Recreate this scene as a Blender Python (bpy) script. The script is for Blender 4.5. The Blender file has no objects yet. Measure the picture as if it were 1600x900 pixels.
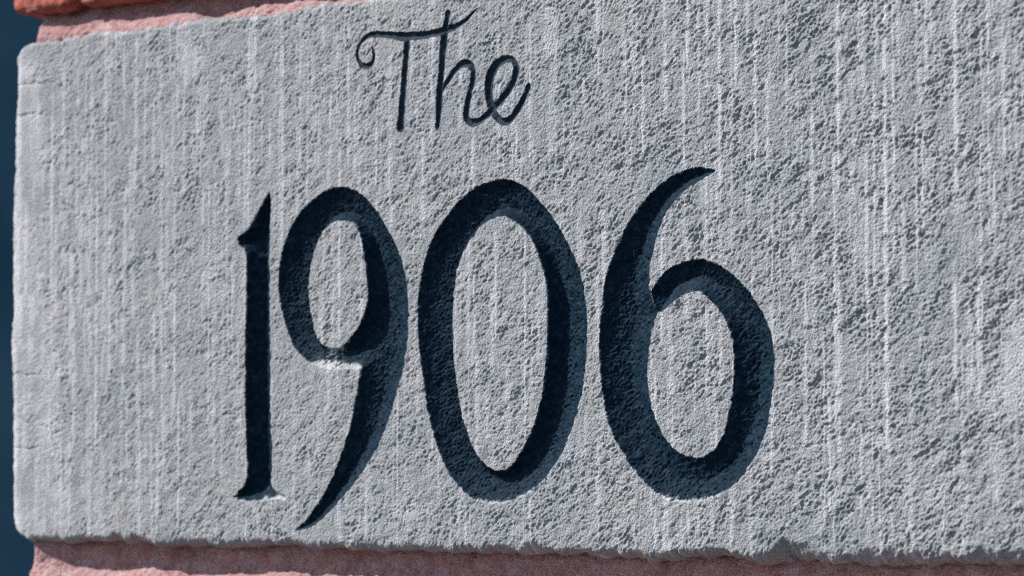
import bpy, math, random
import numpy as np
from mathutils import Matrix, Vector

# ------------------------------------------------------------------ camera
SC = bpy.context.scene
Z0 = 1.50                                   # height of the stone's lower edge above the pavement
PXW, PXH = 1600.0, 900.0
THETA = math.radians(38.0)                  # the camera stands to the right and looks back to the left
FPX = 6000.0 * math.tan(THETA)
PHI = math.atan(250.0 / FPX)
fw = np.array([-math.sin(THETA)*math.cos(PHI), math.cos(THETA)*math.cos(PHI), math.sin(PHI)])
rt = np.array([math.cos(THETA), math.sin(THETA), 0.0])
up = np.cross(rt, fw)

def ray(px, py):
    px = np.asarray(px, float); py = np.asarray(py, float)
    a = (px - PXW/2)/FPX; b = (PXH/2 - py)/FPX
    return fw + a[..., None]*rt + b[..., None]*up

H_STONE = 0.2005
def _solve():
    r0 = ray(26, 838); r1 = ray(30, 64)
    # camera at -t*r0 hits the origin; the upper left corner must come out H_STONE high
    t = 1.0
    c = -t*r0
    s = -c[1]/r1[1]
    z = c[2] + s*r1[2]
    return -(H_STONE/z)*r0
CAM = _solve()                              # relative to the stone's lower left corner

def plane(px, py):
    """photo pixel -> (x, z) in millimetres on the stone's face"""
    r = ray(px, py)
    s = -CAM[1]/r[..., 1]
    return np.stack([(CAM[0]+s*r[..., 0])*1000, (CAM[2]+s*r[..., 2])*1000], -1)

cam_data = bpy.data.cameras.new("camera")
cam = bpy.data.objects.new("camera", cam_data)
SC.collection.objects.link(cam)
M = Matrix(((rt[0], up[0], -fw[0], CAM[0]), (rt[1], up[1], -fw[1], CAM[1]),
            (rt[2], up[2], -fw[2], CAM[2]+Z0), (0, 0, 0, 1)))
cam.matrix_world = M
cam_data.sensor_width = 36.0
cam_data.lens = FPX/PXW*36.0
cam_data.clip_start = 0.05
cam_data.clip_end = 500
cam_data.dof.use_dof = True
_f = plane(1000, 420)
cam_data.dof.focus_distance = float(np.dot(np.array([_f[0]/1000, 0, _f[1]/1000]) - CAM, fw))
cam_data.dof.aperture_fstop = 16.0
SC.camera = cam

# ------------------------------------------------------------------ sky, sun, exposure
SUN = np.array([-1.18, -0.84, 1.28]); SUN /= np.linalg.norm(SUN)   # towards the sun
w = bpy.data.worlds.new("World"); SC.world = w; w.use_nodes = True
nt = w.node_tree
bg = nt.nodes["Background"]
sky = nt.nodes.new("ShaderNodeTexSky"); sky.sky_type = 'NISHITA'; sky.sun_disc = False
sky.sun_elevation = math.asin(SUN[2]); sky.sun_rotation = math.atan2(SUN[0], SUN[1])
sky.ozone_density = 2.2
nt.links.new(sky.outputs[0], bg.inputs[0]); bg.inputs[1].default_value = 0.11
sd_ = bpy.data.lights.new("sun", 'SUN'); sd_.energy = 4.8; sd_.angle = math.radians(0.53)
sd_.color = (1.0, 0.94, 0.905)
sun = bpy.data.objects.new("sun", sd_); SC.collection.objects.link(sun)
sun.location = (-3, -3, 6)
sun.rotation_euler = Vector(SUN).to_track_quat('Z', 'Y').to_euler()
vs = SC.view_settings
vs.view_transform = 'Standard'; vs.look = 'None'; vs.exposure = 0.19; vs.gamma = 1.0
SC.cycles.use_denoising = False
SC.cycles.filter_width = 1.15

# ------------------------------------------------------------------ helpers
rng = np.random.default_rng(1906)
C = SC.collection

def build(name, verts, quads, mat, parent=None, attrs=None, smooth=True, link=True):
    me = bpy.data.meshes.new(name)
    verts = np.ascontiguousarray(verts, np.float32); quads = np.ascontiguousarray(quads, np.int32)
    me.vertices.add(len(verts)); me.vertices.foreach_set("co", verts.ravel())
    nl = quads.size; k = quads.shape[1]
    me.loops.add(nl); me.loops.foreach_set("vertex_index", quads.ravel())
    me.polygons.add(len(quads))
    me.polygons.foreach_set("loop_start", np.arange(0, nl, k, dtype=np.int32))
    me.polygons.foreach_set("use_smooth", np.full(len(quads), smooth))
    for an, av in (attrs or {}).items():
        a = me.attributes.new(an, 'FLOAT', 'POINT')
        a.data.foreach_set("value", np.ascontiguousarray(av, np.float32))
    me.update(calc_edges=True); me.validate()
    me.materials.append(mat)
    if not link: return me
    o = bpy.data.objects.new(name, me); C.objects.link(o)
    if parent: o.parent = parent
    return o

def empty(name, loc, label, cat):
    o = bpy.data.objects.new(name, None); C.objects.link(o)
    o.location = loc; o.empty_display_size = 0.05
    o["label"] = label; o["category"] = cat
    return o

_T = rng.random((64, 64, 64)).astype(np.float32)*2-1
def vnoise(p, scale):
    """smooth value noise at points p (n,3), scale = cells per unit"""
    q = np.asarray(p)*scale + 517.3
    i = np.floor(q).astype(np.int64); f = q-i; f = f*f*(3-2*f)
    i0 = i & 63; i1 = (i+1) & 63
    out = 0
    for dx in (0, 1):
        for dy in (0, 1):
            for dz in (0, 1):
                v = _T[(i1 if dx else i0)[:, 0], (i1 if dy else i0)[:, 1], (i1 if dz else i0)[:, 2]]
                out = out + v*(f[:, 0] if dx else 1-f[:, 0])*(f[:, 1] if dy else 1-f[:, 1])*(f[:, 2] if dz else 1-f[:, 2])
    return out
def fbm(p, scale, octv=4, gain=0.5):
    a = 1; s = 0
    for k in range(octv):
        s = s + a*vnoise(np.asarray(p)+k*3.17, scale*2**k); a *= gain
    return s

def fnoise(nz, nx, step, lam, sig=0.45, stretch=1.0, ang=0.0):
    """band-pass noise field, wavelength lam (mm), drawn out by 'stretch' along angle 'ang'"""
    kx = np.fft.rfftfreq(nx, step)[None, :]; kz = np.fft.fftfreq(nz, step)[:, None]
    a = kx*math.cos(ang)+kz*math.sin(ang); b = -kx*math.sin(ang)+kz*math.cos(ang)
    k = np.sqrt((a*stretch)**2+b**2)+1e-9
    g = np.exp(-(np.log(k*lam)/sig)**2/2)/k**0.5
    n = np.fft.rfft2(rng.standard_normal((nz, nx)))
    r = np.fft.irfft2(n*g, s=(nz, nx))
    return (r/r.std()).astype(np.float32)

def noise1(n, step, lam, sig=0.6):
    k = np.fft.rfftfreq(n, step)+1e-9
    g = np.exp(-(np.log(k*lam)/sig)**2/2)
    r = np.fft.irfft(np.fft.rfft(rng.standard_normal(n))*g, n)
    return r/r.std()

def sstep(a, b, x):
    t = np.clip((x-a)/(b-a), 0, 1); return t*t*(3-2*t)

# ------------------------------------------------------------------ materials
def new_mat(name):
    m = bpy.data.materials.new(name); m.use_nodes = True
    n = m.node_tree.nodes; l = m.node_tree.links
    b = n["Principled BSDF"]; b.inputs["Roughness"].default_value = 0.9
    b.inputs["Specular IOR Level"].default_value = 0.25
    return m, n, l, b
def noise_node(n, l, scale, detail=4, rough=0.6, coord=None):
    t = n.new("ShaderNodeTexNoise"); t.inputs["Scale"].default_value = scale
    t.inputs["Detail"].default_value = detail; t.inputs["Roughness"].default_value = rough
    if coord is not None: l.new(coord, t.inputs["Vector"])
    return t
def ramp(n, l, fac, stops):
    r = n.new("ShaderNodeValToRGB"); l.new(fac, r.inputs[0])
    e = r.color_ramp.elements
    while len(e) < len(stops): e.new(0.5)
    for k, (p, c) in enumerate(stops):
        e[k].position = p; e[k].color = (*c, 1)
    return r
def mixc(n, l, fac, a, b, mode='MIX'):
    m = n.new("ShaderNodeMix"); m.data_type = 'RGBA'; m.blend_type = mode
    for s, v in ((m.inputs[0], fac), (m.inputs[6], a), (m.inputs[7], b)):
        if isinstance(v, (int, float)): s.default_value = v
        elif isinstance(v, tuple): s.default_value = (*v, 1)
        else: l.new(v, s)
    return m.outputs[2]
def bump(n, l, b, height, dist, strength=1.0, prev=None):
    bp = n.new("ShaderNodeBump"); bp.inputs["Strength"].default_value = strength
    bp.inputs["Distance"].default_value = dist; l.new(height, bp.inputs["Height"])
    if prev is not None: l.new(prev, bp.inputs["Normal"])
    l.new(bp.outputs[0], b.inputs["Normal"])
    return bp.outputs[0]

def stone_colour(n, l, co):
    big = noise_node(n, l, 28, 3, 0.6, co)
    base = ramp(n, l, big.outputs[0], [(0.3, (0.378, 0.408, 0.416)), (0.7, (0.462, 0.462, 0.456))])
    fine = noise_node(n, l, 900, 3, 0.7, co)
    fr = ramp(n, l, fine.outputs[0], [(0.28, (0.38, 0.46, 0.53)), (0.46, (0.90, 0.93, 0.96)), (0.55, (1, 1, 1)), (0.74, (1.34, 1.24, 1.20))])
    c = mixc(n, l, 1.0, base.outputs[0], fr.outputs[0], 'MULTIPLY')
    at = n.new("ShaderNodeAttribute"); at.attribute_name = "tool"
    return mixc(n, l, at.outputs["Fac"], c, (0.82, 0.81, 0.85))  # marks paler: bruised stone, plus light on smooth facets put into the colour

m_stone, n, l, b = new_mat("grey_limestone")
tc = n.new("ShaderNodeTexCoord"); co = tc.outputs["Object"]
l.new(stone_colour(n, l, co), b.inputs["Base Color"])
mic = noise_node(n, l, 1300, 3, 0.65, co)
bump(n, l, b, mic.outputs[0], 0.0011, 1.0)
b.inputs["Roughness"].default_value = 0.95

m_paint, n, l, b = new_mat("navy_letter_paint")
tc = n.new("ShaderNodeTexCoord"); co = tc.outputs["Object"]
st = stone_colour(n, l, co)
pn = noise_node(n, l, 420, 5, 0.75, co)
pc = ramp(n, l, pn.outputs[0], [(0.3, (0.003, 0.012, 0.023)), (0.50, (0.0065, 0.022, 0.040)), (0.70, (0.030, 0.056, 0.084))])
at = n.new("ShaderNodeAttribute"); at.attribute_name = "paint"
l.new(mixc(n, l, at.outputs["Fac"], st, pc.outputs[0]), b.inputs["Base Color"])
mic = noise_node(n, l, 1100, 3, 0.6, co)
bump(n, l, b, mic.outputs[0], 0.0004, 0.7)
b.inputs["Roughness"].default_value = 0.62
b.inputs["Specular IOR Level"].default_value = 0.06

m_mortar, n, l, b = new_mat("pink_mortar")
tc = n.new("ShaderNodeTexCoord"); co = tc.outputs["Object"]
n1 = noise_node(n, l, 160, 4, 0.65, co)
c1 = ramp(n, l, n1.outputs[0], [(0.3, (0.42, 0.215, 0.205)), (0.5, (0.53, 0.325, 0.315)), (0.72, (0.62, 0.45, 0.44))])
n2 = noise_node(n, l, 1400, 2, 0.6, co)
c2 = ramp(n, l, n2.outputs[0], [(0.3, (0.55, 0.47, 0.48)), (0.52, (1, 1, 1)), (0.75, (1.2, 1.2, 1.2))])
l.new(mixc(n, l, 1.0, c1.outputs[0], c2.outputs[0], 'MULTIPLY'), b.inputs["Base Color"])
bump(n, l, b, n2.outputs[0], 0.0011, 1.0)
b.inputs["Roughness"].default_value = 0.95

m_brick, n, l, b = new_mat("red_brick")
tc = n.new("ShaderNodeTexCoord"); co = tc.outputs["Object"]
oi = n.new("ShaderNodeObjectInfo")
n1 = noise_node(n, l, 210, 5, 0.7, co)
c1 = ramp(n, l, n1.outputs[0], [(0.28, (0.20, 0.040, 0.026)), (0.46, (0.43, 0.110, 0.078)), (0.58, (0.50, 0.17, 0.125)), (0.70, (0.62, 0.34, 0.29))])
v = n.new("ShaderNodeHueSaturation"); l.new(c1.outputs[0], v.inputs["Color"])
mr = n.new("ShaderNodeMapRange"); l.new(oi.outputs["Random"], mr.inputs[0])
mr.inputs[3].default_value = 0.85; mr.inputs[4].default_value = 1.1
l.new(mr.outputs[0], v.inputs["Value"])
l.new(v.outputs[0], b.inputs["Base Color"])
n2 = noise_node(n, l, 700, 4, 0.65, co)
bump(n, l, b, n2.outputs[0], 0.0012, 0.8)
b.inputs["Roughness"].default_value = 0.88

m_ground, n, l, b = new_mat("asphalt")
tc = n.new("ShaderNodeTexCoord"); co = tc.outputs["Object"]
n1 = noise_node(n, l, 60, 5, 0.7, co)
c1 = ramp(n, l, n1.outputs[0], [(0.3, (0.035, 0.037, 0.04)), (0.7, (0.075, 0.076, 0.08))])
l.new(c1.outputs[0], b.inputs["Base Color"]); bump(n, l, b, n1.outputs[0], 0.004)

m_render, n, l, b = new_mat("dark_blue_render")
tc = n.new("ShaderNodeTexCoord"); co = tc.outputs["Object"]
n1 = noise_node(n, l, 2.5, 2, 0.5, co)
c1 = ramp(n, l, n1.outputs[0], [(0.35, (0.035, 0.130, 0.185)), (0.65, (0.095, 0.200, 0.255))])
l.new(c1.outputs[0], b.inputs["Base Color"]); b.inputs["Roughness"].default_value = 0.7
m_roof, n, l, b = new_mat("slate_roof"); b.inputs["Base Color"].default_value = (0.06, 0.065, 0.075, 1)

# ------------------------------------------------------------------ traced lettering (photo pixels; a third value marks a corner)
K = 1
DIGITS = {
 '1': [[(421,298,K),(403,330),(388,356),(369,372,K),(374,384),(384,395),(385,430),(383,553),(383,640),(386,722),(386,744),(379,760),(364,776,K),
        (385,782),(420,781),(452,779,K),(440,771),(428,764),(424,752),(425,733),(423,640),(422,553),(421,393),(423,320)]],
 '9': [[(540,292),(565,303),(587,327),(607,360),(623,393),(633,427),(637,460),(638,493),(637,527),(631,573),(620,612),(607,657),(587,703),
        (560,747),(533,780),(507,807),(487,821),(458,829,K),(480,808),(502,777),(520,743),(533,707),(547,667),(553,633),(559,600),(563,576,K),
        (545,577),(520,577),(497,573),(480,564),(463,547),(452,525),(442,493),(435,453),(437,410),(447,373),(463,340),(487,313),(513,296)],
       [(533,345),(550,350),(562,367),(568,393),(572,427),(575,460),(570,487),(558,513),(543,533),(527,543),(510,541),(495,527),(488,500),
        (483,467),(483,437),(488,403),(500,370),(517,350)]],
 '0': [[(784,280),(814,287),(842,312),(872,352),(897,401),(912,449),(918,504),(915,566),(909,614),(894,669),(872,718),(842,757),(811,778),
        (781,787),(750,784),(726,770),(701,740),(680,688),(667,633),(658,566),(652,504),(655,449),(667,394),(689,349),(719,312),(750,289)],
       [(787,339),(811,352),(833,379),(845,413),(854,449),(855,523),(849,602),(836,657),(814,706),(793,731),(774,734),(753,721),(735,688),
        (719,633),(710,566),(707,504),(710,449),(719,407),(741,367),(762,346)]],
 '6': [[(1122,266,K),(1088,261),(1057,271),(1026,293),(995,327),(970,371),(948,427),(939,489),(936,539),(940,601),(951,663),(976,713),(1001,747),
        (1032,775),(1063,785),(1100,782),(1138,764),(1169,732),(1194,682),(1206,626),(1211,564),(1203,514),(1181,470),(1150,433),(1113,409),
        (1082,405),(1044,420),(1025,443),(1016,456,K),(1015,440),(1016,414),(1026,371),(1041,333),(1069,299),(1105,276)],
       [(1069,461),(1091,456),(1112,472),(1132,498),(1144,532),(1147,576),(1144,613),(1135,663),(1119,697),(1100,713),(1082,714),(1057,704),
        (1032,672),(1016,626),(1012,588),(1015,539),(1021,508),(1028,489,K),(1041,483),(1053,471)]],
}
def L4(pts): return [(500+x/4, y/4, wd/4) for x, y, wd in pts]
LETTERS = {
 'T': [L4([(326,295,12),(336,350,22),(318,402,30),(280,413,32),(247,390,26),(232,340,20),(242,290,20),(268,247,24),(312,219,30),(370,215,32),(450,221,38),
           (520,228,46),(600,224,46),(680,214,38),(740,201,40),(795,186,44),(860,160,30),(910,126,22),(950,86,16),(988,45,6)]),
       L4([(545,235,34),(533,400,36),(517,600,40),(502,800,48)])],
 'h': [L4([(798,84,34),(786,160,38),(774,250,48),(758,450,40),(745,620,42),(735,796,28)]),
       L4([(760,572,24),(800,500,30),(850,430,38),(895,397,44),(935,405,40),(957,450,34),(946,530,32),(926,630,34),(912,700,38),(924,755,42),(970,768,40),(1018,740,36),(1052,710,36)])],
 'e': [L4([(1060,705,36),(1120,640,38),(1180,560,42),(1218,480,40),(1224,410,34),(1195,372,32),(1150,372,40),(1097,412,54),(1062,480,58),(1053,560,52),
           (1065,650,48),(1090,712,44),(1130,755,40),(1178,758,40),(1225,700,38),(1265,630,36),(1304,538,34)])],
}
def catmull(pts, closed, sub=5):
    P = [np.array(p[:2], float) for p in pts]; F = [len(p) > 2 for p in pts]
    n = len(P); out = []
    for i in range(n if closed else n-1):
        p1, p2 = P[i], P[(i+1) % n]
        p0 = p1 if (F[i] or (not closed and i == 0)) else P[i-1]
        p3 = p2 if (F[(i+1) % n] or (not closed and i == n-2)) else P[(i+2) % n]
        for k in range(sub):
            t = k/sub
            out.append(0.5*((2*p1)+(-p0+p2)*t+(2*p0-5*p1+4*p2-p3)*t*t+(-p0+3*p1-3*p2+p3)*t**3))
    if not closed: out.append(P[-1])
    return np.array(out)

# ------------------------------------------------------------------ the stone's face as a carved relief
STEP = 0.32
W_MM, H_MM = 560.0, H_STONE*1000
R = 2.6
na = max(6, int(R*math.pi/2/STEP)+1)
aa = np.linspace(0, math.pi/2, na, endpoint=False)
def axis(length, near):
    back = np.array([95, 70, 45, 28, 18, 12, 8, 5.0]); back0 = near if near is not None else back
    def end(bk): return np.concatenate([np.zeros(len(bk)), R-R*np.cos(aa)]), np.concatenate([bk, R-R*np.sin(aa)])
    p0, d0 = end(back0); p1, d1 = end(back)
    nm = int((length-2*R)/STEP)
    mid = np.linspace(R, length-R, nm)
    p = np.concatenate([p0, mid, length-p1[::-1]]); d = np.concatenate([d0, np.zeros(nm), d1[::-1]])
    return p, d
ax, adx = axis(W_MM, np.arange(95, 2.7, -1.1)); az, adz = axis(H_MM, None)
NX, NZ = len(ax), len(az)
X, Z = np.meshgrid(ax, az); X = X.astype(np.float32); Z = Z.astype(np.float32)
D = np.minimum(np.maximum(adx[None, :], adz[:, None]) + 0.6*np.minimum(np.minimum(adx[None, :], adz[:, None]), 3), 97).astype(np.float32)

# uneven outline
el = 0.28*noise1(NZ, STEP, 40) + 0.12*noise1(NZ, STEP, 7) + 1.0*np.cos(np.linspace(0, 2*math.pi, NZ)) - 4.6
et = 0.5*noise1(NX, STEP, 60) + 0.35*noise1(NX, STEP, 9)
eb = -1.5 + 0.55*noise1(NX, STEP, 60) + 0.40*noise1(NX, STEP, 18) + 0.22*noise1(NX, STEP, 6)
left_w = np.exp(-X/7); bot_w = np.exp(-Z/6); top_w = np.exp(-(H_MM-Z)/6)
zb = np.clip(1-Z/8, 0, 1); zt = np.clip(1-(H_MM-Z)/8, 0, 1)
dX = (el[:, None] + 5.5*(zb**2.2) + 5.0*(zt**2.2))*left_w
dZ = eb[None, :]*bot_w + et[None, :]*top_w + 2.6*np.exp(-X/6)*(bot_w - 1.2*top_w)

# rough broken surface: pits drawn out across the light, finer on the left end
n1 = fnoise(NZ, NX, STEP, 2.6, 0.55, 1.8, math.radians(40))
n2 = fnoise(NZ, NX, STEP, 1.2, 0.32, 1.35, math.radians(46))
n3 = fnoise(NZ, NX, STEP, 8.0, 0.45, 1.5, math.radians(35))
nr = fnoise(NZ, NX, STEP, 4.2, 0.5, 1.5, math.radians(40))
patch = fnoise(NZ, NX, STEP, 30, 0.5)
clump = fnoise(NZ, NX, STEP, 11, 0.5, 1.4, math.radians(35))
pit = np.clip((1-np.exp(-0.3*n1))/0.3, -2.6, 1.8)
ridge = 0.8-np.abs(nr)
A = (0.74 + 0.34*sstep(60, 400, X))*(1+0.20*patch) * (0.55+0.45*sstep(3, 22, X))
A = np.clip(A, 0.1, 1.7)
B = A*(0.60+0.60*sstep(-1.0, 1.3, -clump))
h = B*(0.130*pit + 0.05*ridge) + (0.35+0.65*A)*(0.70+0.5*B)*0.072*n2 + 0.13*A*n3
h = h.astype(np.float32)

# upright tool marks: smooth, slightly bruised ridges left standing in the broken face, their pale colour partly painted-in light
tool = np.zeros_like(X)
marks = []                                   # x (photo px), y0, y1, width mm, strength
for px, y0, y1, wd, s in [(1385,-40,720,1.5,1),(1494,-40,330,1.6,.95),(1494,440,640,1.3,.9),(1310,-20,300,1.4,.9),(1125,-20,290,1.4,.85),(1181,60,260,1.3,.8),
        (1270,180,330,1.3,.8),(1355,240,500,1.5,.8),(1312,420,760,1.4,.8),(1570,60,260,1.4,.85),(1530,440,640,1.3,.8),(1575,520,640,3.4,.7),(1075,-20,130,1.5,.8),
        (1150,0,135,1.2,.8),(1005,90,240,1.2,.75),(935,0,120,1.2,.7),(912,120,170,1.5,.7),(855,10,90,2.6,.6),(1297,620,800,1.3,.8),(1260,430,700,1.2,.7),(1443,200,360,1.2,.7),
        (151,300,700,1.2,.8),(273,440,640,1.3,.75),(215,520,800,1.3,.55),(307,60,120,2.4,.6),(290,70,140,2.4,.6),(398,570,800,1.2,.8),(545,40,260,1.3,.6),(720,30,200,1.3,.6),
        (470,-20,260,1.2,.55),(440,0,200,1.2,.5),(1558,700,800,2.2,.6),(1200,110,250,1.2,.7),(1240,330,420,1.2,.6),(70,480,560,2.4,.45)]:
    marks.append((plane(px, (y0+y1)/2)[0], plane(px, y1)[1], plane(px, y0)[1], wd, s))
for k in range(150):
    xm = rng.uniform(2, W_MM-4); zc = rng.uniform(0, H_MM); ln = rng.uniform(18, 95)
    marks.append((xm, zc-ln/2, zc+ln/2, rng.uniform(0.5, 1.2), rng.uniform(0.25, 0.8)))
for k in range(240):                         # broad soft ones, thicker towards the left end
    xm = W_MM*rng.random()**1.6; zc = rng.uniform(0, H_MM); ln = rng.uniform(14, 60)
    marks.append((xm, zc-ln/2, zc+ln/2, rng.uniform(0.9, 2.0), rng.uniform(0.3, 0.68)))
for k in range(600):                         # the many faint ones
    xm = rng.uniform(1, W_MM-4); zc = rng.uniform(0, H_MM); ln = rng.uniform(8, 40)
    marks.append((xm, zc-ln/2, zc+ln/2, rng.uniform(0.4, 1.4), rng.uniform(0.15, 0.5)))
for xm, z0, z1, wd, s in marks:
    i0, i1 = np.searchsorted(ax, [xm-3*wd-2, xm+3*wd+2])
    if i1-i0 < 3: continue
    wob = 0.10*noise1(NZ, STEP, 25); br = noise1(NZ, STEP, 16)+0.35*noise1(NZ, STEP, 4)
    env = sstep(z0-3, z0+3, az)*(1-sstep(z1-3, z1+3, az))*sstep(-1.9, -0.1, br)
    ww = wd*(0.60+0.14*np.clip(noise1(NZ, STEP, 24), -1.6, 1.8))
    g = np.exp(-np.abs((X[:, i0:i1]-xm-wob[:, None])/ww[:, None])**2)
    tool[:, i0:i1] = np.maximum(tool[:, i0:i1], g*(env*s)[:, None])
for px, py, rx, rz, s in [(1592,570,6,17,.75),(1575,620,9,10,.5),(860,58,3,9,.6),(300,95,6,9,.55),(290,62,4,6,.5),(60,200,5,22,.4),(75,620,6,30,.4),(90,790,8,9,.5),(1555,720,4,9,.5),
                          (640,800,8,5,.4),(1376,693,3,3,.6),(330,430,6,12,.35),(1470,770,10,5,.4)]:
    c = plane(px, py); e = ((X-c[0])/rx)**2+((Z-c[1])/rz)**2+0.5*n3
    tool = np.maximum(tool, s*np.clip(1.25-e, 0, 1)*(0.75+0.25*np.clip(n2, -1, 1)))
worn_left = 0.26*np.exp(-np.maximum(X-2, 0)/16)*(1+0.5*patch)
keep = np.clip(1-1.05*tool, 0.1, 1)
h = h*keep + tool*0.23

# short level cracks near the left end
for py, x1 in [(180, 42), (133, 52), (655, 40), (700, 30), (585, 35)]:
    zc = plane(30, py)[1]; cr = 0.5*noise1(NX, STEP, 8)
    h -= (0.5*np.exp(-((Z-zc-cr[None, :])/0.35)**2)*(1-sstep(10, x1*0.55, X))).astype(np.float32)

# chipped lower arris, deeper towards the right; softer upper arris
cw = 0.5 + np.log1p(np.exp(1.0*noise1(NX, STEP, 45))) + 3.6*sstep(270, 420, ax)*(0.62+0.25*np.tanh(noise1(NX, STEP, 60)))
cwf = cw[None, :] + 0.45*clump + 0.10*n3
cham = 1.05*np.logaddexp(0, (cwf-Z)*2.4)/2.4*np.exp(-np.maximum(Z-14, 0))
cham = cham + 0.7*np.maximum(1.3+0.5*n3-(H_MM-Z), 0)
cham = np.maximum(cham, 0)
h -= (0.10*np.maximum(3.5-X, 0)**1.5).astype(np.float32)

# carve
def seg_dist(px, pz, poly, closed, rad=None):
    a = poly; bq = np.roll(poly, -1, 0) if closed else poly[1:]
    a = a if closed else poly[:-1]
    best = np.full(px.shape, 1e9, np.float32); inside = np.zeros(px.shape, bool)
    for k in range(len(a)):
        ex, ez = bq[k]-a[k]; qx = px-a[k][0]; qz = pz-a[k][1]
        t = np.clip((qx*ex+qz*ez)/(ex*ex+ez*ez+1e-12), 0, 1)
        d = np.sqrt((qx-t*ex)**2+(qz-t*ez)**2)
        if rad is not None: d = d-(rad[k]*(1-t)+rad[k+1]*t)
        best = np.minimum(best, d)
        if closed:
            c = ((a[k][1] > pz) != (bq[k][1] > pz)) & (px < ex*(pz-a[k][1])/(ez if abs(ez) > 1e-9 else 1e-9)+a[k][0])
            inside ^= c
    return best, inside

rag = 0.06*n2 + 0.13*fnoise(NZ, NX, STEP, 4.0, 0.4)
owner = np.zeros((NZ, NX), np.int8)          # 1.. = which character a grid point lies in
paint = np.ones((NZ, NX), np.float32)
cut = np.zeros((NZ, NX), np.float32)
sdist = np.full((NZ, NX), -1e3, np.float32)
names = ['1', '9', '0', '6', 'T', 'h', 'e']
def window(pts, m):
    i0, i1 = np.searchsorted(ax, [pts[:, 0].min()-m, pts[:, 0].max()+m]); j0, j1 = np.searchsorted(az, [pts[:, 1].min()-m, pts[:, 1].max()+m])
    return slice(j0, j1), slice(i0, i1)
for ch, loops in DIGITS.items():
    polys = []
    for lp in loops:
        c = catmull(lp, True); polys.append(plane(c[:, 0], c[:, 1]))
    sl = window(polys[0], 3)
    best = None; ins = None; dins = None
    for p in polys:
        d, i = seg_dist(X[sl], Z[sl], p, True)
        if best is not None: dins = d
        best = d if best is None else np.minimum(best, d); dout = d if dins is None else dout; ins = i if ins is None else ins ^ i
    s = np.where(ins, best, -best)+rag[sl]
    if ch == '6':                            # the standing ridge between the stem and the hooked end of the bowl
        q6 = plane(np.array([1016., 1021., 1029.]), np.array([457., 474., 490.]))
        d6, _ = seg_dist(X[sl], Z[sl], q6, False)
        s = np.where(s > 0, np.minimum(s, d6+0.05), s)
    if dins is not None:
        zmin = polys[0][:, 1].min() if ch != '9' else -50
        ko = 0.86-0.34*(1-sstep(zmin+2, zmin+22, Z[sl]))
        so = np.minimum(dout, np.where(s < dout-0.3, s, dout)) if ch == '6' else dout
        deep = np.minimum(5.6*(1-np.exp(-ko*so/5.6)), 7.0*(1-np.exp(-1.9*dins/7.0)))
    else:
        deep = 8.0*(1-np.exp(-1.4*np.maximum(s, 0)/8.0))
    cut[sl] = np.where(s > 0, deep, cut[sl])
    m = s > sdist[sl]
    sdist[sl] = np.where(m, s, sdist[sl])
    owner[sl] = np.where((s > 0) & m, names.index(ch)+1, owner[sl])
for ch, strokes in LETTERS.items():
    for stq in strokes:
        c = catmull([q[:2] for q in stq], False)
        rr = np.interp(np.linspace(0, len(stq)-1, len(c)), np.arange(len(stq)), [q[2]/2 for q in stq])
        q0 = plane(c[:, 0], c[:, 1])
        mm = np.hypot(*(plane(c[:, 0], c[:, 1]+1)-q0).T)*1.24   # pixel -> mm
        sl = window(q0, 6)
        d, _ = seg_dist(X[sl], Z[sl], q0, False, rr*mm)
        s = -d + 0.5*rag[sl]
        m = s > sdist[sl]
        sdist[sl] = np.where(m, s, sdist[sl])
        owner[sl] = np.where((s > 0) & m, names.index(ch)+1, owner[sl])
inside = owner > 0
is_let = owner >= 5
sp = np.maximum(sdist, 0)
prof = np.where(is_let, 2.0*(1-np.exp(-1.15*sp/2.0)), np.minimum(cut, 2.2*sp))
c9 = plane(512, 566); prof = prof*(1-0.7*np.exp(-((X-c9[0])/9)**2-((Z-c9[1])/6)**2))   # the bowl of the 9 runs out shallow
wall_rough = np.where(is_let, 0.06, 0.11)*n2 + 0.09*n1*np.where(is_let, 0.3, 1) + 0.09*n3*np.where(is_let, 0.4, 1)
# the rim leaves the broken face softly, the floor of the cut is dressed smoother
t_in = sstep(0.0, 1.2, sp)
rim = np.exp(-np.maximum(-sdist, 0)/0.6)*0
h_cut = h*(1-t_in) - prof + wall_rough*t_in
near = np.exp(-np.maximum(-sdist, 0)/1.6)*(~inside)      # dressed margin along the arris
h = np.where(inside, h_cut, h*(1-0.45*near))
# where the paint has gone
pw = fnoise(NZ, NX, STEP, 5, 0.6); pf = fnoise(NZ, NX, STEP, 1.2, 0.4)
wear = np.exp(-sp/0.35)*0.9 + 0.10*pw + 0.12*pf
for px, py, rmm, s in [(525,572,10.0,2.6),(503,571,8,2.2),(548,574,6,1.6),(436,774,6.5,2.2),(413,777,4,1.3),(782,788,11,.95),(752,786,9,.8),(820,776,9,.7),(1066,786,11,1.0),(1040,780,7,.7),(1100,783,10,.85),
                        (555,338,7,.5),(590,345,6,.35),(596,575,4,.25),(395,345,4,.45),(765,340,5,.45),(1088,452,5,.5),(560,580,4,.7),(790,733,3,.4)]:
    c = plane(px, py); wear += s*np.exp(-((X-c[0])**2+(Z-c[1])**2)/(rmm*0.62)**2)*np.exp(-sp/2.6)
wear = np.where(is_let, wear*0.55, wear)
paint = (1-sstep(0.55, 1.15, wear))*np.where(is_let, 0.95, 1.0)

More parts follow.
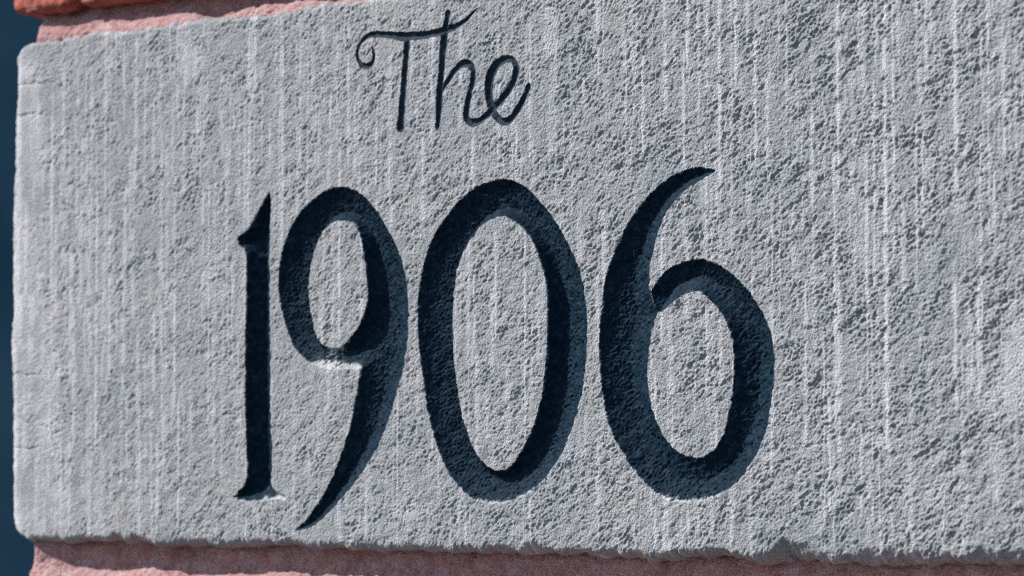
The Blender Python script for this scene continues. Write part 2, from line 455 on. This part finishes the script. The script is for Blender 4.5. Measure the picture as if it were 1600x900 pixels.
front = np.exp(-D/1.5)
PX = (X + dX)
PY = D + cham - h*front*(0.5+0.5*np.exp(-cham/1.5))
PZ = (Z + dZ)
side = 1-front
PX = PX - side*(0.06*n1+0.15*n3)*np.exp(-X/2)
PZ = PZ - side*(0.10*n1+0.2*n3)*(np.exp(-Z/2)-np.exp(-(H_MM-Z)/2))
P3 = np.stack([PX, PY, PZ], -1).reshape(-1, 3)/1000
toolv = np.clip(tool*0.85 + worn_left*np.exp(-D/2), 0, 0.9).ravel()
paintv = paint.ravel()
idx = np.arange(NX*NZ, dtype=np.int32).reshape(NZ, NX)
Q = np.stack([idx[:-1, :-1], idx[:-1, 1:], idx[1:, 1:], idx[1:, :-1]], -1).reshape(-1, 4)
qo = np.max(np.stack([owner[:-1, :-1], owner[:-1, 1:], owner[1:, 1:], owner[1:, :-1]], -1), -1).reshape(-1)
qc = (np.stack([inside[:-1, :-1], inside[:-1, 1:], inside[1:, 1:], inside[1:, :-1]], -1).sum(-1) >= 2).reshape(-1)
qo = np.where(qc, qo, 0)

stone = empty("date_stone", (0, 0, Z0), "grey rough-faced stone carved with The 1906, set in the red brick corner", "stone")
def piece(name, k, mat, label=None):
    q = Q[qo == k]
    u, inv = np.unique(q, return_inverse=True)
    o = build(name, P3[u], inv.reshape(-1, 4), mat, stone, {"tool": toolv[u], "paint": paintv[u]})
    if label: o["label"] = label
piece("stone_block", 0, m_stone)
for k, ch in enumerate(names):
    if k < 4: piece("carved_digit", k+1, m_paint, "carved numeral %s with dark navy paint in the cut" % ch)
    else: piece("carved_letter", k+1, m_paint, "thin carved script letter %s with dark paint in the cut" % ch)

# ------------------------------------------------------------------ brick corner round the stone
COURSE, BH, BD, JT = 0.075, 0.065, 0.095, 0.010
ZTOP = 0.211                                 # underside of the course above the stone
ZBOT = -0.0205                                # top of the course below it
WALL_W, WALL_D = 0.83, 0.515
wall = empty("brick_wall", (0, 0, 0), "red brick wall corner with pink mortar joints framing the carved stone", "wall")

def rough_box(Lx, Ly, Lz, step, r, amp, seed, crack=None, fine=0.0):
    def lin(a): 
        k = max(2, int(round(a/step))); return np.linspace(0, a, k+1)
    gx, gy, gz = lin(Lx), lin(Ly), lin(Lz)
    faces = []
    def face(f, ga, gb, flip):
        a, bq = np.meshgrid(ga, gb, indexing='ij'); p = f(a.ravel(), bq.ravel())
        i = np.arange(a.size).reshape(a.shape)
        q = np.stack([i[:-1, :-1], i[1:, :-1], i[1:, 1:], i[:-1, 1:]], -1).reshape(-1, 4)
        faces.append((p, q[:, ::-1] if flip else q))
    o = lambda a, v: np.full_like(a, v)
    face(lambda a, c: np.stack([a, o(a, 0), c], 1), gx, gz, False)
    face(lambda a, c: np.stack([a, o(a, Ly), c], 1), gx, gz, True)
    face(lambda a, c: np.stack([o(a, 0), a, c], 1), gy, gz, True)
    face(lambda a, c: np.stack([o(a, Lx), a, c], 1), gy, gz, False)
    face(lambda a, c: np.stack([a, c, o(a, 0)], 1), gx, gy, True)
    face(lambda a, c: np.stack([a, c, o(a, Lz)], 1), gx, gy, False)
    P = []; Qs = []; off = 0
    for p, q in faces: P.append(p); Qs.append(q+off); off += len(p)
    P = np.concatenate(P); Qs = np.concatenate(Qs)
    key = np.round(P*1e6).astype(np.int64)
    _, first, inv = np.unique(key, axis=0, return_index=True, return_inverse=True)
    P = P[first]; Qs = inv.reshape(-1)[Qs]
    dims = np.array([Lx, Ly, Lz])
    rr = r*(1+0.55*np.clip(vnoise(P+seed, 90), -1, 1))[:, None]
    inner = np.clip(P, rr, dims-rr); d = P-inner
    ln = np.linalg.norm(d, axis=1, keepdims=True)
    nrm = d/np.maximum(ln, 1e-9)
    disp = amp*fbm(P+seed, 45, 4, 0.55) + fine*fbm(P+seed+5, 380, 3, 0.6)
    edge = np.exp(-np.min(np.sort(np.minimum(P, dims-P), axis=1)[:, 1:2], axis=1)/0.006)
    disp = disp - edge*0.0022*np.clip(fbm(P+seed+2, 120, 3), 0, 2)
    if crack is not None:
        for xc, wd, dp in crack:
            wob = 0.0012*fbm(P*np.array([0, 1, 1])+seed+9, 130, 3)
            disp = disp - dp*np.exp(-((P[:, 0]-xc-wob)/wd)**2)*(P[:, 1] < 0.02)
    return inner + nrm*(rr+disp[:, None]), Qs

def course_layout(k):
    """front bricks (x0, length, depth) and return bricks (y0, length) of course k; alternating bond"""
    if k % 2 == 0:
        fr = [(0, 0.2, BD), (0.21, 0.2, BD), (0.42, 0.2, BD), (0.63, 0.2, BD)]; rtn = [(0.105, 0.2), (0.315, 0.2)]
    else:
        fr = [(0, 0.095, 0.2), (0.105, 0.2, BD), (0.315, 0.2, BD), (0.525, 0.2, BD), (0.735, 0.095, BD)]; rtn = [(0.21, 0.2), (0.42, 0.095)]
    return fr, rtn
cache = {}
def coarse_brick(L_, Dp, var):
    key = (round(L_, 3), round(Dp, 3), var)
    if key not in cache:
        v, q = rough_box(L_, Dp, BH, 0.011, 0.003, 0.0006, 3.1*var+L_*7)
        cache[key] = build("brick", v, q, m_brick, link=False)
    return cache[key]
def put_brick(mesh, x, y, z):
    o = bpy.data.objects.new("brick", mesh); C.objects.link(o); o.parent = wall
    o.location = (x, y, z)
    return o
rnd = random.Random(7)
courses = []
k = 0
while Z0+ZTOP+COURSE*k < 2.1: courses.append((Z0+ZTOP+COURSE*k, k)); k += 1
k = 1
while Z0+ZBOT-COURSE*k+JT > 0.0: courses.append((Z0+ZBOT-COURSE*k+JT, k)); k += 1
for z, k in courses:
    fr, rtn = course_layout(k)
    zz = z
    for i, (x0, L_, Dp) in enumerate(fr):
        hero = (i <= 1 and abs(z-(Z0+ZTOP)) < 1e-6) or (i == 0 and abs(z-(Z0+ZBOT-BH)) < 1e-6)
        if hero:
            cr = [(0.0355, 0.0015, 0.012)] if (i == 0 and z > Z0) else None
            v, q = rough_box(L_, Dp, BH, 0.0011 if i == 0 else 0.002, 0.0034, 0.0009, 11.7+i+z, cr, 0.0006)
            me = build("brick", v, q, m_brick, link=False)
        else:
            me = coarse_brick(L_, Dp, rnd.randrange(3))
        put_brick(me, x0-(0.0045 if i == 0 else 0), -0.0012+rnd.uniform(-.0008, .0008)*(not hero), zz)
    for y0, L_ in rtn:
        o = put_brick(coarse_brick(BD, L_, rnd.randrange(3)), -0.0005+rnd.uniform(-.001, .001), y0, zz)
for i in range(3):                           # bricks beyond the stone's right end and behind it on the return
    z = Z0+ZTOP-COURSE*(i+1)
    x0 = W_MM/1000+0.010
    put_brick(coarse_brick(WALL_W-x0, BD, i), x0, -0.001, z)
    for y0, L_ in ([(0.105, 0.2), (0.315, 0.195)] if i % 2 else [(0.105, 0.095), (0.21, 0.2), (0.42, 0.095)]):
        put_brick(coarse_brick(BD, L_, i), 0, y0, z)

# mortar bed behind everything
def grid_box(x0, x1, y0, y1, z0, z1):
    v = [(x, y, z) for x in (x0, x1) for y in (y0, y1) for z in (z0, z1)]
    q = [(0, 1, 3, 2), (4, 6, 7, 5), (0, 4, 5, 1), (2, 3, 7, 6), (0, 2, 6, 4), (1, 5, 7, 3)]
    return np.array(v), np.array(q)
ztop_wall = courses[0][0] + COURSE*len([c for c in courses if c[0] > Z0]) - JT
v, q = grid_box(0.0075, WALL_W-0.006, 0.0125, WALL_D-0.003, 0.0, ztop_wall-0.006)
build("mortar_bed", v, q, m_mortar, wall, smooth=False)

# the two joints seen along the stone, tooled by hand: recessed under what is above, run out flush below
def joint(x0, x1, z0, z1, prof_fn, step, seed):
    gx = np.arange(x0, x1, step); gz = np.arange(z0, z1+1e-6, 0.00035)
    a, c = np.meshgrid(gx, gz)
    t = (c-z0)/(z1-z0)
    xs = (a-x0)
    p0 = np.stack([a.ravel(), np.zeros(a.size), c.ravel()], 1)
    y = prof_fn(a, t).ravel()
    y = y - 0.0007*fbm(p0+seed, 110, 3) - 0.0005*fbm(p0+seed+2, 650, 3, 0.65)
    # turn the left end round the corner
    endr = 0.006*np.exp(-xs.ravel()/0.0022)
    p = np.stack([a.ravel(), y+endr, c.ravel()], 1)
    i = np.arange(a.size).reshape(a.shape)
    q = np.stack([i[:-1, :-1], i[:-1, 1:], i[1:, 1:], i[1:, :-1]], -1).reshape(-1, 4)
    # side wall of the strip at the corner
    ny = 24
    yy = np.linspace(0, 1, ny)
    base = len(p)
    left = p[i[:, 0]]
    sv = left[:, None, :]*(1-yy[None, :, None]) + (left*np.array([1, 0, 1])+np.array([0, 0.10, 0]))[:, None, :]*yy[None, :, None]
    sv = sv.reshape(-1, 3); sv[:, 0] += 0.0006*fbm(sv+seed, 200, 3)*np.tile(np.minimum(yy*6, 1), len(gz))
    si = np.arange(len(sv)).reshape(len(gz), ny)+base
    q2 = np.stack([si[:-1, 1:], si[:-1, :-1], si[1:, :-1], si[1:, 1:]], -1).reshape(-1, 4)
    return np.concatenate([p, sv]), np.concatenate([q, q2])
HS = H_STONE
def top_prof(a, t):                          # t = 0 at the stone, 1 under the brick
    pa = np.stack([a.ravel(), a.ravel()*0, a.ravel()*0], 1)
    lip = (0.40+0.22*fbm(pa, 45, 4, 0.55)+0.18*np.exp(-a.ravel()/0.03)).reshape(a.shape)
    return 0.0008 + (0.55+0.45*sstep(0, 0.03, a))*0.0095*sstep(0.05, 1.0, t/lip*0.62) + 0.0009*np.exp(-t/0.06)
def bot_prof(a, t):                          # t = 0 at the brick below, 1 under the stone
    return 0.0002 + (0.30+0.70*sstep(0.004, 0.030, a))*0.0100*sstep(0.16, 0.52, t+0.07*fbm(np.stack([a.ravel(), a.ravel()*0+3, a.ravel()*0], 1), 60, 4).reshape(a.shape))
v, q = joint(0.0042, WALL_W-0.01, HS-0.0030, ZTOP+0.004, top_prof, 0.0006, 4.0)
o = build("mortar_joint", v+np.array([0, 0, Z0]), q, m_mortar, wall); o["label"] = "pink mortar joint above the carved stone"
v, q = joint(0.0030, WALL_W-0.01, ZBOT-0.003, 0.004, bot_prof, 0.0006, 9.0)
o = build("mortar_joint", v+np.array([0, 0, Z0]), q, m_mortar, wall); o["label"] = "pink mortar joint below the carved stone, mostly in its shadow"

# ------------------------------------------------------------------ ground and the shaded house beyond the corner
v = np.array([(-120, -120, 0), (120, -120, 0), (120, 120, 0), (-120, 120, 0)], float)
g = build("ground", v, np.array([(0, 1, 2, 3)]), m_ground, smooth=False); g["kind"] = "structure"

house = empty("neighbouring_house", (-5.5, 6.0, 0), "dark blue house wall in shade, out of focus beyond the stone's left edge", "house")
v, q = grid_box(-6, 0, -5, 9, 0, 5.2); build("wall", v, q, m_render, house, smooth=False)
v = np.array([(0.35, -5.3, 5.15), (0.35, 9.3, 5.15), (-3, 9.3, 7.2), (-3, -5.3, 7.2), (-6.35, -5.3, 5.15), (-6.35, 9.3, 5.15),
              (0.35, -5.3, 5.30), (0.35, 9.3, 5.30), (-3, 9.3, 7.36), (-3, -5.3, 7.36), (-6.35, -5.3, 5.30), (-6.35, 9.3, 5.30)])
q = np.array([(6, 7, 8, 9), (9, 8, 11, 10), (0, 3, 2, 1), (3, 4, 5, 2), (0, 1, 7, 6), (4, 10, 11, 5), (0, 6, 9, 3), (3, 9, 10, 4), (1, 2, 8, 7), (2, 5, 11, 8)])
build("roof", v, q, m_roof, house, smooth=False)
